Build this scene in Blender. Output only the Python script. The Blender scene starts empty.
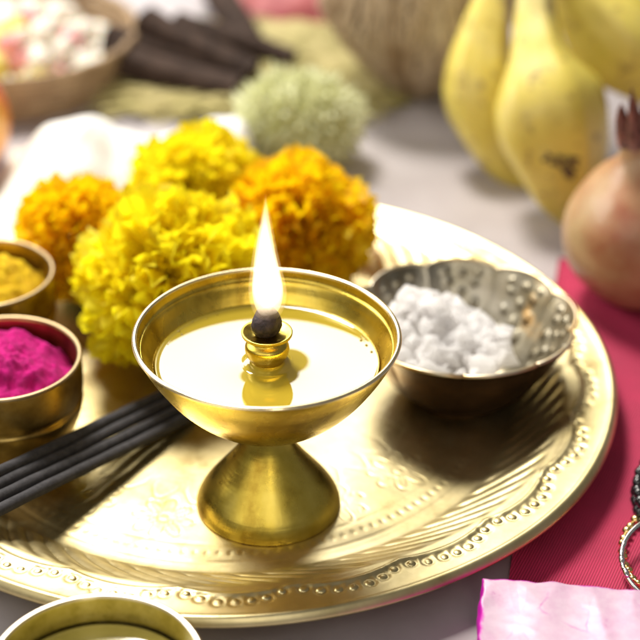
import bpy, math, random
import numpy as np
from mathutils import Matrix, Vector, noise
random.seed(7); rng = np.random.default_rng(7)
PI = math.pi
CM = 0.01                       # everything below is written in centimetres
scene = bpy.context.scene
C = scene.collection

# ------------------------------------------------------------------ camera, light, exposure
PITCH, ROLL, CAM_H, F_PX = math.radians(31.27), 0.01, 31.25, 1800.0
cam_d = bpy.data.cameras.new('camera'); cam = bpy.data.objects.new('camera', cam_d); C.objects.link(cam)
cam.matrix_world = Matrix.Translation((0, 0, CAM_H*CM)) @ Matrix.Rotation(PI/2-PITCH, 4, 'X') @ Matrix.Rotation(ROLL, 4, 'Z')
cam_d.sensor_width = 36; cam_d.lens = F_PX/640*36
cam_d.clip_start = 0.01; cam_d.clip_end = 50
cam_d.dof.use_dof = True; cam_d.dof.focus_distance = 0.478; cam_d.dof.aperture_fstop = 8.5
scene.camera = cam

world = bpy.data.worlds.new('World'); scene.world = world; world.use_nodes = True
wb = world.node_tree.nodes['Background']; wb.inputs[0].default_value = (1.0, 0.95, 0.90, 1); wb.inputs[1].default_value = 0.16

def area(name, loc, target, sx, sy, watts, col):
    d = bpy.data.lights.new(name, 'AREA'); d.shape = 'RECTANGLE'; d.size = sx*CM; d.size_y = sy*CM; d.energy = watts; d.color = col
    o = bpy.data.objects.new(name, d); C.objects.link(o)
    o.location = Vector(loc)*CM
    o.rotation_euler = (Vector(target)-Vector(loc)).to_track_quat('-Z', 'Y').to_euler()
    return o
area('window_light', (-45, 190, 98), (-2, 47, 0), 110, 50, 11.5, (1.0, 0.97, 0.92))
area('key_light', (-35, 130, 140), (0, 47, 0), 40, 40, 38, (1.0, 0.95, 0.86))
area('side_light', (-120, 85, 75), (0, 47, 0), 60, 60, 11, (1.0, 0.97, 0.93))
area('room_fill', (-70, -55, 95), (-2, 47, 0), 110, 90, 4.6, (1.0, 0.96, 0.90))
area('foot_streak_strip', (13, -45, 66), (-1.4, 41, 1), 5, 60, 1.3, (1.0, 0.93, 0.80))  # added unseen strip, puts a bright streak on the lamp foot
vs = scene.view_settings
vs.view_transform = 'Standard'; vs.look = 'None'; vs.exposure = 0.0; vs.gamma = 1; vs.use_curve_mapping = False
scene.cycles.max_bounces = 14; scene.cycles.diffuse_bounces = 10; scene.cycles.transmission_bounces = 10; scene.cycles.volume_step_rate = 1.0

# ------------------------------------------------------------------ helpers
def pt(px, py, Y):
    """a point of the set at distance Y (cm) in front of the tripod"""
    x = (px-320)/F_PX; y = -(py-320)/F_PX
    c, s = math.cos(ROLL), math.sin(ROLL); x, y = c*x-s*y, s*x+c*y
    cp, sp = math.cos(PITCH), math.sin(PITCH)
    d = (x, cp+y*sp, -sp+y*cp); t = Y/d[1]
    return Vector((d[0]*t, d[1]*t, CAM_H+d[2]*t))

def mesh(name, V, F, smooth=True):
    V = np.asarray(V, dtype=np.float64)*CM
    me = bpy.data.meshes.new(name)
    if isinstance(F, np.ndarray):
        n, k = F.shape
        me.vertices.add(len(V)); me.vertices.foreach_set('co', V.astype(np.float32).ravel())
        me.loops.add(n*k); me.loops.foreach_set('vertex_index', F.astype(np.int32).ravel())
        me.polygons.add(n); me.polygons.foreach_set('loop_start', np.arange(0, n*k, k, dtype=np.int32))
        me.polygons.foreach_set('loop_total', np.full(n, k, dtype=np.int32))
        me.update(calc_edges=True); me.validate()
    else:
        me.from_pydata([tuple(v) for v in V], [], F); me.update()
    if smooth: me.polygons.foreach_set('use_smooth', np.ones(len(me.polygons), dtype=bool))
    return me

def obj(name, me, mat=None, parent=None, loc=(0, 0, 0), rot=None, scale=None):
    o = bpy.data.objects.new(name, me); C.objects.link(o)
    if mat is not None and len(me.materials) == 0: me.materials.append(mat)
    if parent is not None: o.parent = parent
    o.location = Vector(loc)*CM
    if rot is not None:
        o.rotation_euler = rot
    if scale is not None: o.scale = scale
    return o

def tag(o, label=None, cat=None, group=None, kind=None):
    if label: o['label'] = label
    if cat: o['category'] = cat
    if group: o['group'] = group
    if kind: o['kind'] = kind
    return o

def thing(name, label, cat, loc=(0, 0, 0), rot=(0, 0, 0), group=None):
    o = bpy.data.objects.new(name, None); C.objects.link(o); o.empty_display_size = 0.01
    o.location = Vector(loc)*CM; o.rotation_euler = rot
    return tag(o, label, cat, group)

def grid_faces(nu, nv, wrap_u=False, wrap_v=False):
    iu = np.arange(nu if wrap_u else nu-1); iv = np.arange(nv if wrap_v else nv-1)
    U, W = np.meshgrid(iu, iv, indexing='ij'); U = U.ravel(); W = W.ravel()
    U2 = (U+1) % nu; W2 = (W+1) % nv
    return np.stack([U*nv+W, U2*nv+W, U2*nv+W2, U*nv+W2], 1)

def lathe(profile, n=96, radial=None):
    """profile: list of (r, z); radial(theta, r, z) -> (r, z) optional. Faces point outward for a profile going up the outside."""
    P = np.array(profile, float); th = np.linspace(0, 2*PI, n, endpoint=False)
    T, I = np.meshgrid(th, np.arange(len(P)), indexing='ij')
    R = P[I, 0]; Z = P[I, 1]
    if radial: R, Z = radial(T, R, Z, I)
    V = np.stack([R*np.cos(T), R*np.sin(T), Z], -1).reshape(-1, 3)
    return V, grid_faces(n, len(P), wrap_u=True)

def spline(pts, n):
    """Catmull-Rom through the points"""
    P = np.array(pts, float); P = np.vstack([2*P[0]-P[1], P, 2*P[-1]-P[-2]])
    m = len(P)-3; out = []
    for t in np.linspace(0, m-1e-9, n):
        i = int(t); u = t-i; a, b, c, d = P[i], P[i+1], P[i+2], P[i+3]
        out.append(.5*((2*b)+(-a+c)*u+(2*a-5*b+4*c-d)*u*u+(-a+3*b-3*c+d)*u**3))
    return np.array(out)

def tube(path, radii, n=16, shape=None, cap=True):
    """swept tube; shape(theta, s) scales the radius"""
    P = np.array(path, float); m = len(P)
    T = np.gradient(P, axis=0); T /= np.linalg.norm(T, axis=1)[:, None]
    ref = np.array([0, 0, 1.]) if abs(T[0][2]) < .8 else np.array([1., 0, 0])
    V = []; th = np.linspace(0, 2*PI, n, endpoint=False)
    a = np.cross(T[0], ref); a /= np.linalg.norm(a)
    for i in range(m):
        a = a-T[i]*np.dot(a, T[i]); a /= np.linalg.norm(a); b = np.cross(T[i], a)
        r = radii[i]*(np.array([shape(t, i/(m-1)) for t in th]) if shape else 1)
        V.append(P[i]+(np.cos(th)*r)[:, None]*a+(np.sin(th)*r)[:, None]*b)
    V = np.vstack(V); F = grid_faces(m, n, wrap_v=True)[:, ::-1].tolist()
    if cap:
        F.append(list(range(n))); F.append([(m-1)*n+k for k in range(n)][::-1])
    return V, F

def noisev(V, s, amp, seed=0):
    return np.array([noise.noise(Vector((p[0]*s+seed, p[1]*s-seed*.7, p[2]*s+seed*1.3)))*amp for p in V])

def ico(sub=3):
    import bmesh
    bm = bmesh.new(); bmesh.ops.create_icosphere(bm, subdivisions=sub, radius=1.0)
    V = np.array([v.co[:] for v in bm.verts]); F = [[v.index for v in f.verts] for f in bm.faces]; bm.free()
    return V, F

# ------------------------------------------------------------------ materials
class Mat:
    def __init__(s, name, col=(.8, .8, .8), rough=.5, metal=0.0, **kw):
        s.m = bpy.data.materials.new(name); s.m.use_nodes = True; s.t = s.m.node_tree; s.N = s.t.nodes; s.L = s.t.links
        s.p = s.N['Principled BSDF']; s.p.inputs['Base Color'].default_value = (*col, 1)
        s.p.inputs['Roughness'].default_value = rough; s.p.inputs['Metallic'].default_value = metal
        for k, v in kw.items(): s.p.inputs[k.replace('_', ' ')].default_value = v
        s.tc = s.N.new('ShaderNodeTexCoord'); s.normal = None
    def noise(s, scale, detail=4, rough=.55, stretch=(1, 1, 1), coord='Object'):
        mp = s.N.new('ShaderNodeMapping'); mp.inputs['Scale'].default_value = [a*100 for a in stretch]
        s.L.new(s.tc.outputs[coord], mp.inputs[0])
        n = s.N.new('ShaderNodeTexNoise'); n.inputs['Scale'].default_value = scale; n.inputs['Detail'].default_value = detail
        n.inputs['Roughness'].default_value = rough; s.L.new(mp.outputs[0], n.inputs['Vector']); return n.outputs['Fac']
    def ramp(s, fac, stops):
        r = s.N.new('ShaderNodeValToRGB'); el = r.color_ramp.elements
        while len(el) < len(stops): el.new(.5)
        for e, (p, c) in zip(el, stops):
            e.position = p; e.color = (*c, 1) if len(c) == 3 else c
        s.L.new(fac, r.inputs[0]); return r.outputs[0]
    def color(s, fac, stops): s.L.new(s.ramp(fac, stops), s.p.inputs['Base Color']); return s
    def roughness(s, fac, a, b):
        m = s.N.new('ShaderNodeMapRange'); m.inputs['To Min'].default_value = a; m.inputs['To Max'].default_value = b
        s.L.new(fac, m.inputs['Value']); s.L.new(m.outputs[0], s.p.inputs['Roughness']); return s
    def bump(s, fac, strength, dist_cm):
        b = s.N.new('ShaderNodeBump'); b.inputs['Strength'].default_value = strength; b.inputs['Distance'].default_value = dist_cm*CM
        s.L.new(fac, b.inputs['Height'])
        if s.normal: s.L.new(s.normal, b.inputs['Normal'])
        s.normal = b.outputs[0]; s.L.new(s.normal, s.p.inputs['Normal']); return s
    def mix(s, fac, a, b):
        m = s.N.new('ShaderNodeMix'); m.data_type = 'RGBA'
        for i, v in ((0, fac), (6, a), (7, b)):
            if isinstance(v, (int, float)): m.inputs[i].default_value = v
            elif isinstance(v, tuple): m.inputs[i].default_value = (*v, 1)
            else: s.L.new(v, m.inputs[i])
        return m.outputs[2]
    def math(s, op, a, b=None):
        m = s.N.new('ShaderNodeMath'); m.operation = op
        for i, v in enumerate((a, b)):
            if v is None: continue
            if isinstance(v, (int, float)): m.inputs[i].default_value = v
            else: s.L.new(v, m.inputs[i])
        return m.outputs[0]
    def translucent(s, col, fac):
        tr = s.N.new('ShaderNodeBsdfTranslucent'); tr.inputs[0].default_value = (*col, 1)
        mx = s.N.new('ShaderNodeMixShader'); mx.inputs[0].default_value = fac
        s.L.new(s.p.outputs[0], mx.inputs[1]); s.L.new(tr.outputs[0], mx.inputs[2])
        s.L.new(mx.outputs[0], s.N['Material Output'].inputs['Surface']); return s

# polished lamp brass, turned on a lathe: fine horizontal rings, stains, vertical reflection streaks painted into the colour
m = Mat('lamp_brass', (.72, .50, .13), .2, 1.0)
m.color(m.math('ADD', m.math('MULTIPLY', m.noise(.7, 6), .55), m.math('MULTIPLY', m.noise(1.3, 4, stretch=(1, 1, .1)), .45)), [(.34, (.34, .21, .025)), (.48, (.64, .47, .07)), (.66, (.78, .61, .13))])
m.roughness(m.noise(1.5, 6), .20, .36)
m.p.inputs['Anisotropic'].default_value = .8
tg = m.N.new('ShaderNodeTangent'); tg.direction_type = 'RADIAL'; tg.axis = 'Z'; m.L.new(tg.outputs[0], m.p.inputs['Tangent'])
m.bump(m.noise(1.6, 3, stretch=(1, 1, .06)), .35, .03).bump(m.noise(9, 3, stretch=(.04, .04, 1)), .22, .02).bump(m.noise(2.2, 4), .08, .03).bump(m.noise(60, 2, stretch=(.02, .02, 1)), .12, .006)
LAMP = m.m
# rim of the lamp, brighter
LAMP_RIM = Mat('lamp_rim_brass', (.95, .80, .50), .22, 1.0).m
# plate: pale worn brass
m = Mat('plate_brass', (.86, .72, .44), .3, 1.0)
m.color(m.noise(.35, 6, .65), [(.30, (.38, .28, .11)), (.43, (.60, .50, .25)), (.55, (.70, .59, .32)), (.72, (.80, .69, .41))])
m.roughness(m.noise(.9, 7, .7), .28, .5)
m.bump(m.noise(.55, 3), .25, .05).bump(m.noise(6, 4), .1, .015).bump(m.noise(30, 2, stretch=(1, .15, 1)), .06, .006)
PLATE = m.m
# bowl brass, dull, brownish
m = Mat('bowl_brass', (.55, .38, .13), .3, 1.0)
m.color(m.noise(.9, 6, .6), [(.3, (.20, .12, .03)), (.5, (.42, .28, .08)), (.75, (.62, .45, .16))])
m.roughness(m.noise(1.6, 5), .2, .45).bump(m.noise(2.5, 4), .12, .03)
BOWL = m.m
m = Mat('ghee_bowl_brass', (.62, .55, .22), .32, 1.0)
m.color(m.noise(2.2, 7, .7), [(.3, (.42, .36, .12)), (.5, (.66, .58, .24)), (.75, (.76, .68, .34))])
m.roughness(m.noise(2, 5), .22, .5).bump(m.noise(3, 5), .12, .03)
GBOWL = m.m
BOWL_RIM = Mat('bowl_rim_brass', (.88, .78, .62), .28, 1.0).m
# old silver plated dish with brass showing through
m = Mat('dish_silver', (.6, .56, .48), .3, 1.0)
m.color(m.noise(.55, 5, .6), [(.30, (.50, .29, .10)), (.40, (.28, .24, .16)), (.55, (.42, .38, .29)), (.8, (.60, .56, .48))])
m.roughness(m.noise(2, 5), .26, .46).bump(m.noise(3.5, 4), .12, .03)
DISH = m.m
m = Mat('dish_outside_shade', (.25, .15, .09), .42, 1.0)  # backlit shade of the outer wall painted in as near-black brown
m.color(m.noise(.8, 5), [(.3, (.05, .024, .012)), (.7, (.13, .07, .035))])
DISH_OUT_SHADE = m.m
# table top, glossy pale lilac grey
m = Mat('table_top', (.3, .28, .29), .35, 0, Specular_IOR_Level=.7)
m.color(m.noise(.12, 5), [(.3, (.32, .28, .285)), (.7, (.54, .50, .515))])
m.roughness(m.noise(.3, 4), .24, .38).bump(m.noise(.5, 3), .1, .05)
TABLE = m.m
# magenta twill
m = Mat('magenta_twill', (.55, .03, .14), .75, 0, Sheen_Weight=.12, Sheen_Tint=(1, .5, .65, 1))
mp = m.N.new('ShaderNodeMapping'); mp.inputs['Rotation'].default_value = (0, 0, math.radians(23)); m.L.new(m.tc.outputs['Object'], mp.inputs[0])
wv = m.N.new('ShaderNodeTexWave'); wv.bands_direction = 'X'; wv.inputs['Scale'].default_value = 430; wv.inputs['Distortion'].default_value = .5; wv.inputs['Detail'].default_value = 2
m.L.new(mp.outputs[0], wv.inputs['Vector'])
base = m.ramp(wv.outputs['Fac'], [(.1, (.32, .007, .045)), (.75, (.55, .02, .095))])
n2 = m.ramp(m.noise(.5, 6), [(.3, (.82, .82, .82)), (.7, (1.12, 1.12, 1.12))])
mm = m.N.new('ShaderNodeMix'); mm.data_type = 'RGBA'; mm.blend_type = 'MULTIPLY'; mm.inputs[0].default_value = 1
m.L.new(base, mm.inputs[6]); m.L.new(n2, mm.inputs[7]); m.L.new(mm.outputs[2], m.p.inputs['Base Color'])
m.bump(wv.outputs['Fac'], .5, .03).bump(m.noise(18, 2), .15, .02)
TWILL = m.m
def petal_mat(name, stops, trc):
    m = Mat(name, stops[1][1], .55, 0)
    oi = m.N.new('ShaderNodeObjectInfo')
    s = m.math('ADD', m.math('MULTIPLY', oi.outputs['Random'], .6), m.math('MULTIPLY', m.noise(1.6, 3), .4))
    m.color(s, stops); m.bump(m.noise(5, 3, stretch=(1, .2, 1)), .2, .03)
    return m.translucent(trc, .55).m
YEL = petal_mat('yellow_petal', [(.15, (.94, .76, .004)), (.5, (.99, .87, .01)), (.85, (1.0, .94, .04))], (1.0, .90, .015))
ORA = petal_mat('orange_petal', [(.15, (.94, .50, .002)), (.5, (.99, .66, .004)), (.85, (1.0, .80, .01))], (1.0, .76, .005))
CALYX = Mat('calyx_green', (.22, .28, .05), .6).m
m = Mat('charcoal_incense', (.05, .048, .052), .8)
m.color(m.noise(4, 6, .7), [(.3, (.020, .019, .022)), (.7, (.060, .056, .062))]).bump(m.noise(9, 5, .7), .5, .04)
INCENSE = m.m
def powder(name, a, b, sheen):
    m = Mat(name, b, .95, 0, Sheen_Weight=.2, Sheen_Tint=(*sheen, 1))
    m.color(m.noise(3.5, 6, .7), [(.35, a), (.65, b)]).bump(m.noise(7, 6, .8), .8, .08)
    return m.m
MAGP = powder('magenta_powder', (.40, .0, .13), (.74, .0, .25), (1, .1, .5))
YELP = powder('yellow_powder', (.72, .42, .0), (.92, .64, .004), (1, .7, .1))
m = Mat('sugar', (.99, .98, .98), .35, 0, Subsurface_Weight=.6, Subsurface_Radius=(1, 1, 1), Subsurface_Scale=.004)
m.bump(m.noise(6, 4), .3, .04); m.translucent((1.0, .99, .985), .58); SUGAR = m.m
# lamp oil: clear golden
m = Mat('lamp_oil', (.42, .31, .03), .02, 0, IOR=1.5, Coat_Weight=1.0, Coat_Roughness=.01, Coat_IOR=1.5)
m.bump(m.noise(.5, 2), .05, .02); OIL = m.m
m = Mat('ghee', (.55, .45, .09), .12, 0, IOR=1.5, Coat_Weight=.6, Coat_Roughness=.05)
m.color(m.noise(.8, 4), [(.3, (.42, .34, .06)), (.7, (.60, .50, .12))]); GHEE = m.m
m = Mat('charred_wick', (.06, .04, .045), .6)
m.color(m.noise(5, 5), [(.35, (.015, .009, .012)), (.7, (.07, .045, .05))]).bump(m.noise(7, 4), .6, .06); WICK = m.m
def flame_mat(name, col, k):
    m = bpy.data.materials.new(name); m.use_nodes = True; t = m.node_tree; t.nodes.remove(t.nodes['Principled BSDF'])
    e = t.nodes.new('ShaderNodeEmission'); e.inputs[0].default_value = (*col, 1)
    tc = t.nodes.new('ShaderNodeTexCoord'); sp = t.nodes.new('ShaderNodeSeparateXYZ'); t.links.new(tc.outputs['Object'], sp.inputs[0])
    mr = t.nodes.new('ShaderNodeMapRange')
    mr.inputs['From Min'].default_value = 0; mr.inputs['From Max'].default_value = .009
    mr.inputs['To Min'].default_value = k*.25; mr.inputs['To Max'].default_value = k
    t.links.new(sp.outputs['Z'], mr.inputs['Value']); t.links.new(mr.outputs[0], e.inputs[1])
    t.links.new(e.outputs[0], t.nodes['Material Output'].inputs['Volume']); return m
FLAME = flame_mat('flame_outer', (1.0, .68, .28), 85)
FLAME_IN = flame_mat('flame_core', (1.0, .82, .55), 330)
# fruit
m = Mat('banana_skin', (.72, .62, .12), .42, 0, Subsurface_Weight=.1, Subsurface_Scale=.004)
grn = m.color(m.noise(.28, 4), [(.3, (.62, .50, .07)), (.5, (.76, .62, .13)), (.75, (.80, .70, .34))])
BANANA_BASECOL = m.p.inputs['Base Color'].links[0].from_socket
sp = m.noise(1.5, 5, .7)
spots = m.ramp(sp, [(.56, (0, 0, 0)), (.66, (1, 1, 1))])
m.L.new(m.mix(m.math('MULTIPLY', spots, .7), BANANA_BASECOL, (.22, .12, .045)), m.p.inputs['Base Color'])
m.bump(m.noise(1, 4), .15, .05); BANANA = m.m
m = Mat('bruise', (.10, .05, .025), .6); m.color(m.noise(3, 4), [(.3, (.05, .025, .012)), (.7, (.22, .14, .05))]); BRUISE = m.m
m = Mat('fruit_tip', (.05, .03, .03), .7); TIP = m.m
m = Mat('pomegranate_skin', (.58, .26, .18), .42, 0, Subsurface_Weight=.1, Subsurface_Scale=.004, Coat_Weight=.15)
m.color(m.noise(.32, 5, .6), [(.30, (.34, .10, .045)), (.46, (.43, .235, .115)), (.62, (.50, .34, .17)), (.75, (.58, .45, .25))]).bump(m.noise(1.5, 3), .1, .03); POM = m.m
m = Mat('gourd_skin', (.36, .42, .16), .5); m.color(m.noise(.9, 4), [(.3, (.30, .31, .08)), (.7, (.56, .56, .26))]); GOURD = m.m
SPINE = Mat('gourd_spine', (.90, .90, .62), .6).translucent((.6, .65, .35), .3).m
m = Mat('coconut_husk', (.36, .24, .13), .85); m.color(m.noise(1.5, 5, stretch=(1, 1, .2)), [(.3, (.10, .05, .025)), (.7, (.34, .22, .12))]).bump(m.noise(3, 5, stretch=(1, 1, .15)), .8, .1); HUSK = m.m
m = Mat('coconut_fibre', (.72, .60, .42), .8); m.color(m.noise(.7, 4, stretch=(1, 1, .15)), [(.35, (.42, .29, .16)), (.5, (.76, .63, .44)), (.7, (.88, .78, .60))]); m.translucent((.72, .6, .42), .35); FIBRE = m.m
m = Mat('dark_bark', (.07, .045, .035), .85, 0, Specular_IOR_Level=.2); m.color(m.noise(1.6, 6, .65, (1, .3, 1)), [(.3, (.018, .010, .007)), (.7, (.075, .046, .034))]).bump(m.noise(2.5, 5, stretch=(1, .25, 1)), .6, .08); BARK = m.m
m = Mat('dry_straw', (.50, .42, .16), .75); m.color(m.noise(.5, 3), [(.3, (.36, .31, .10)), (.7, (.62, .53, .24))]); STRAW = m.m
m = Mat('white_cotton', (.88, .86, .83), .85, 0, Sheen_Weight=.2); m.color(m.noise(.2, 4), [(.35, (.90, .84, .70)), (.6, (.90, .89, .88))]).bump(m.noise(10, 3), .2, .03); COTTON = m.m
m = Mat('red_silk', (.42, .06, .07), .6, 0, Sheen_Weight=.3); m.color(m.noise(.5, 4), [(.3, (.30, .03, .04)), (.7, (.52, .12, .12))]); RED = m.m
m = Mat('apple_skin', (.6, .1, .04), .3, 0, Coat_Weight=.3); m.color(m.noise(.5, 4, stretch=(1, 1, .35)), [(.44, (.55, .03, .03)), (.56, (.80, .30, .05)), (.7, (.90, .62, .12))]); APPLE = m.m
m = Mat('basket_cane', (.48, .33, .17), .65); m.color(m.noise(1, 4), [(.3, (.22, .13, .06)), (.7, (.46, .32, .18))]); CANE = m.m
def plain(name, c, r=.5, **k): return Mat(name, c, r, 0, **k).m
MILK = plain('milk_sweet', (.90, .86, .76), .55, Subsurface_Weight=.3, Subsurface_Scale=.004)
PINKS = plain('pink_sweet', (.88, .40, .42), .55, Subsurface_Weight=.2, Subsurface_Scale=.004)
YELS = plain('yellow_sweet', (.92, .78, .20), .55, Subsurface_Weight=.2, Subsurface_Scale=.004)
BLACKB = plain('black_bead', (.012, .012, .014), .12, Coat_Weight=.5)
GOLD = Mat('jewel_gold', (.95, .70, .28), .2, 1.0).m
SILVER = Mat('jewel_silver', (.92, .90, .88), .15, 1.0).m
# foil: magenta, kept along the folded edges; sheen on top painted pale pink
m = Mat('foil_pale_sheen', (.86, .60, .80), .3, .06, Specular_IOR_Level=.35)
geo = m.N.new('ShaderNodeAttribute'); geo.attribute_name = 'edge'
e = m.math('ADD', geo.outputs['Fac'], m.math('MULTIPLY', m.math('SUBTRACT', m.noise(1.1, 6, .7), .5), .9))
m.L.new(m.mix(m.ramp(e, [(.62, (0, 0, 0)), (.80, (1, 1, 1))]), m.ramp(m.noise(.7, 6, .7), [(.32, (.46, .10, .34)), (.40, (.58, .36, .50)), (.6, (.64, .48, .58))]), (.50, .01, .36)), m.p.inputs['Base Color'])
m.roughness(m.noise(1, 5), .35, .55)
vo = m.N.new('ShaderNodeTexVoronoi'); vo.feature = 'DISTANCE_TO_EDGE'; vo.inputs['Scale'].default_value = 95
mpv = m.N.new('ShaderNodeMapping'); mpv.inputs['Scale'].default_value = (1, .45, 1); m.L.new(m.tc.outputs['Object'], mpv.inputs[0])
va = m.N.new('ShaderNodeVectorMath'); va.operation = 'ADD'; nv = m.N.new('ShaderNodeTexNoise'); nv.inputs['Scale'].default_value = 60; nv.inputs['Detail'].default_value = 4
m.L.new(m.tc.outputs['Object'], nv.inputs['Vector']); sc_ = m.N.new('ShaderNodeVectorMath'); sc_.operation = 'SCALE'; sc_.inputs['Scale'].default_value = .007
m.L.new(nv.outputs['Color'], sc_.inputs[0]); m.L.new(mpv.outputs[0], va.inputs[0]); m.L.new(sc_.outputs[0], va.inputs[1]); m.L.new(va.outputs[0], vo.inputs['Vector'])
m.bump(m.ramp(vo.outputs['Distance'], [(0, (0, 0, 0)), (.2, (1, 1, 1))]), .22, .03)
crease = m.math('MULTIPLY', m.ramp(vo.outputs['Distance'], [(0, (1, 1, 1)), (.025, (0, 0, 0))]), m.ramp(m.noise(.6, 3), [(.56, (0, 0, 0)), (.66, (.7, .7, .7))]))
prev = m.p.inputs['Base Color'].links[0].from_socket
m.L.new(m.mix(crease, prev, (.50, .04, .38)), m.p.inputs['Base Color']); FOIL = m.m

# ------------------------------------------------------------------ the setting
n = 2
tb = obj('table_top', mesh('table_top', [(-160, -30, 0), (160, -30, 0), (160, 240, 0), (-160, 240, 0)], [[0, 1, 2, 3]], False), TABLE)
tag(tb, kind='structure')

# magenta cloth: a thin sheet with its own thickness and soft waves
def cloth_sheet():
    nu, nv = 90, 130
    U, W = np.meshgrid(np.linspace(0, 1, nu), np.linspace(0, 1, nv), indexing='ij')
    y = 30+W*25.6
    x0 = 3.7+(y-30)*.185; x = x0+U*(19-x0)
    z = .10+.05*np.sin(x*.9+y*.35)*np.clip(U*4, 0, 1)+.03*np.sin(x*2.3-y*.8)
    z = z+.06*np.exp(-((U)/.02)**2)
    V = np.stack([x, y, z], -1).reshape(-1, 3)
    V2 = V.copy(); V2[:, 2] = .004
    F = grid_faces(nu, nv)
    Fb = (F+len(V))[:, ::-1]
    idx = np.arange(nu*nv).reshape(nu, nv)
    ring = np.concatenate([idx[:, 0], idx[-1, 1:], idx[::-1, -1][1:], idx[0, ::-1][1:]])
    S = np.stack([ring[1:], ring[:-1], ring[:-1]+len(V), ring[1:]+len(V)], 1)
    return mesh('magenta_cloth', np.vstack([V, V2]), np.vstack([F, Fb, S[:, ::-1]]))
cl = obj('magenta_cloth', cloth_sheet(), TWILL)
tag(cl, 'magenta twill cloth lying on the table under the right of the brass plate', 'cloth')

# ------------------------------------------------------------------ brass plate
PC = np.array([-2.72, 46.5]); PR = 11.8
NB_G, NB = 22, 7
bead_pos = []
for g in range(NB_G):
    for k in range(NB):
        a = 2*PI*(g+(k+.55)/(NB+.35))/NB_G+.06
        u = (k-(NB-1)/2)/((NB-1)/2)
        bead_pos.append((10.98-.30*u*u+random.uniform(-.03, .03), a+random.uniform(-.0028, .0028)))
def plate_mesh():
    nt = 1440
    rs = np.concatenate([[.02], np.linspace(.4, 5.0, 14), np.arange(5.1, 8.45, .07), np.arange(8.45, 11.62, .055), [11.66, 11.70, 11.74, 11.78, 11.80, 11.80, 11.77, 11.70]])
    nr = len(rs)
    base_r = [0, 8.35, 8.6, 8.9, 9.6, 10.15, 10.3, 10.6, 11.3, 11.6, 11.72, 11.8]
    base_z = [.42, .42, .45, .58, 1.02, 1.34, 1.40, 1.42, 1.48, 1.52, 1.50, 1.42]
    sm = np.linspace(0, 11.8, 600); zz = np.interp(sm, base_r, base_z)
    k = np.ones(9)/9; zz = np.convolve(np.pad(zz, 4, 'edge'), k, 'valid')
    th = np.linspace(0, 2*PI, nt, endpoint=False)
    T, R = np.meshgrid(th, rs, indexing='ij')
    Z = np.interp(R, sm, zz)
    # slanted flutes pressed into the wall
    env = np.clip((R-8.62)/.25, 0, 1)*np.clip((10.22-R)/.22, 0, 1)
    ph = 78*(T-.13*(R-8.6))
    Z += env*.085*(np.abs(np.sin(ph/2))**.8-.5)
    # scalloped ridge between wall and rim
    u = ((T-.06)/(2*PI)*NB_G) % 1; sc = 10.42+.22*(1-(2*u-1)**2)
    Z += .045*np.exp(-((R-sc)/.06)**2)
    # a moat round every embossed bead
    for (br, ba) in bead_pos:
        i0 = int(round(ba/(2*PI)*nt)); ii = np.arange(i0-12, i0+13) % nt
        sub = np.hypot((T[ii]-ba+PI) % (2*PI)-PI, 0)*br
        d = np.hypot(sub, R[ii]-br)
        Z[ii] += -.03*np.exp(-((d-.15)/.05)**2)
    # raised hem near the outer edge
    Z += .05*np.exp(-((R-11.62)/.07)**2)
    # engraving on the floor: dotted ring, double line, rosettes and scrolls
    E = np.zeros_like(Z)
    E += np.exp(-((R-8.12)/.05)**2)+.8*np.exp(-((R-7.35)/.045)**2)
    dots = 150; du = ((T*dots/(2*PI)) % 1-.5)*2*PI*7.72/dots
    E += 1.3*np.exp(-(((R-7.72)**2+du**2)/.07**2))
    NR = 16
    for j in range(NR):
        a = 2*PI*(j+.35)/NR; r0 = 6.35
        X = R*np.cos(T)-r0*np.cos(a); Y = R*np.sin(T)-r0*np.sin(a)
        rr = np.hypot(X, Y); aa = np.arctan2(Y, X)-a
        mask = rr < 1.1
        pet = .28+.62*np.abs(np.cos(aa*4))**.7
        E += np.where(mask, np.exp(-((rr-pet)/.05)**2)+.8*np.exp(-((rr-.16)/.05)**2)+.6*np.exp(-(np.sin(aa*4)*rr/.045)**2)*(rr < .75)*(rr > .25), 0)
    sc2 = 5.25+.3*np.sin(T*32)
    E += .9*np.exp(-((R-sc2)/.05)**2)
    Z -= np.where(R < 8.4, .013*np.clip(E, 0, 1.3), 0)
    # beaten unevenness
    Z += .012*np.sin(R*1.7+2*np.sin(T*3))*np.sin(T*5+R*.4)*(R/11)
    RR = R*(1+.0022*np.sin(T*3+1)+.0015*np.sin(T*7))
    # turned lip and underside
    edge_z = np.array([1.50, 1.47, 1.42, 1.36, 1.30, 1.25, 1.24, 1.26])
    Z[:, -8:] = Z[:, -9:-8]+(edge_z-edge_z[0]-.01)[None, :]
    V = np.stack([RR*np.cos(T), RR*np.sin(T), Z], -1)
    # bottom skin
    rb = np.array([11.2, 10.3, 9.5, 8.8, 8.3, .02]); zb = np.array([1.22, 1.10, .72, .34, .22, .22])
    B = np.stack([rb[None]*np.cos(th)[:, None], rb[None]*np.sin(th)[:, None], np.broadcast_to(zb, (nt, 6))], -1)
    V = np.concatenate([V, B], 1)
    return mesh('brass_plate', V.reshape(-1, 3), grid_faces(nt, nr+6, wrap_u=True)[:, ::-1])
plate = obj('brass_plate', plate_mesh(), PLATE, loc=(PC[0], PC[1], -.21))
tag(plate, 'large round embossed brass plate carrying the lamp, flowers and bowls', 'plate')
bv, bf = lathe([(0.001, .085), (.05, .08), (.09, .06), (.115, .025), (.125, -.03)], 14)
bead_me = mesh('embossed_bead', bv, bf[:, ::-1]); bead_me.materials.append(PLATE)
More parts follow.
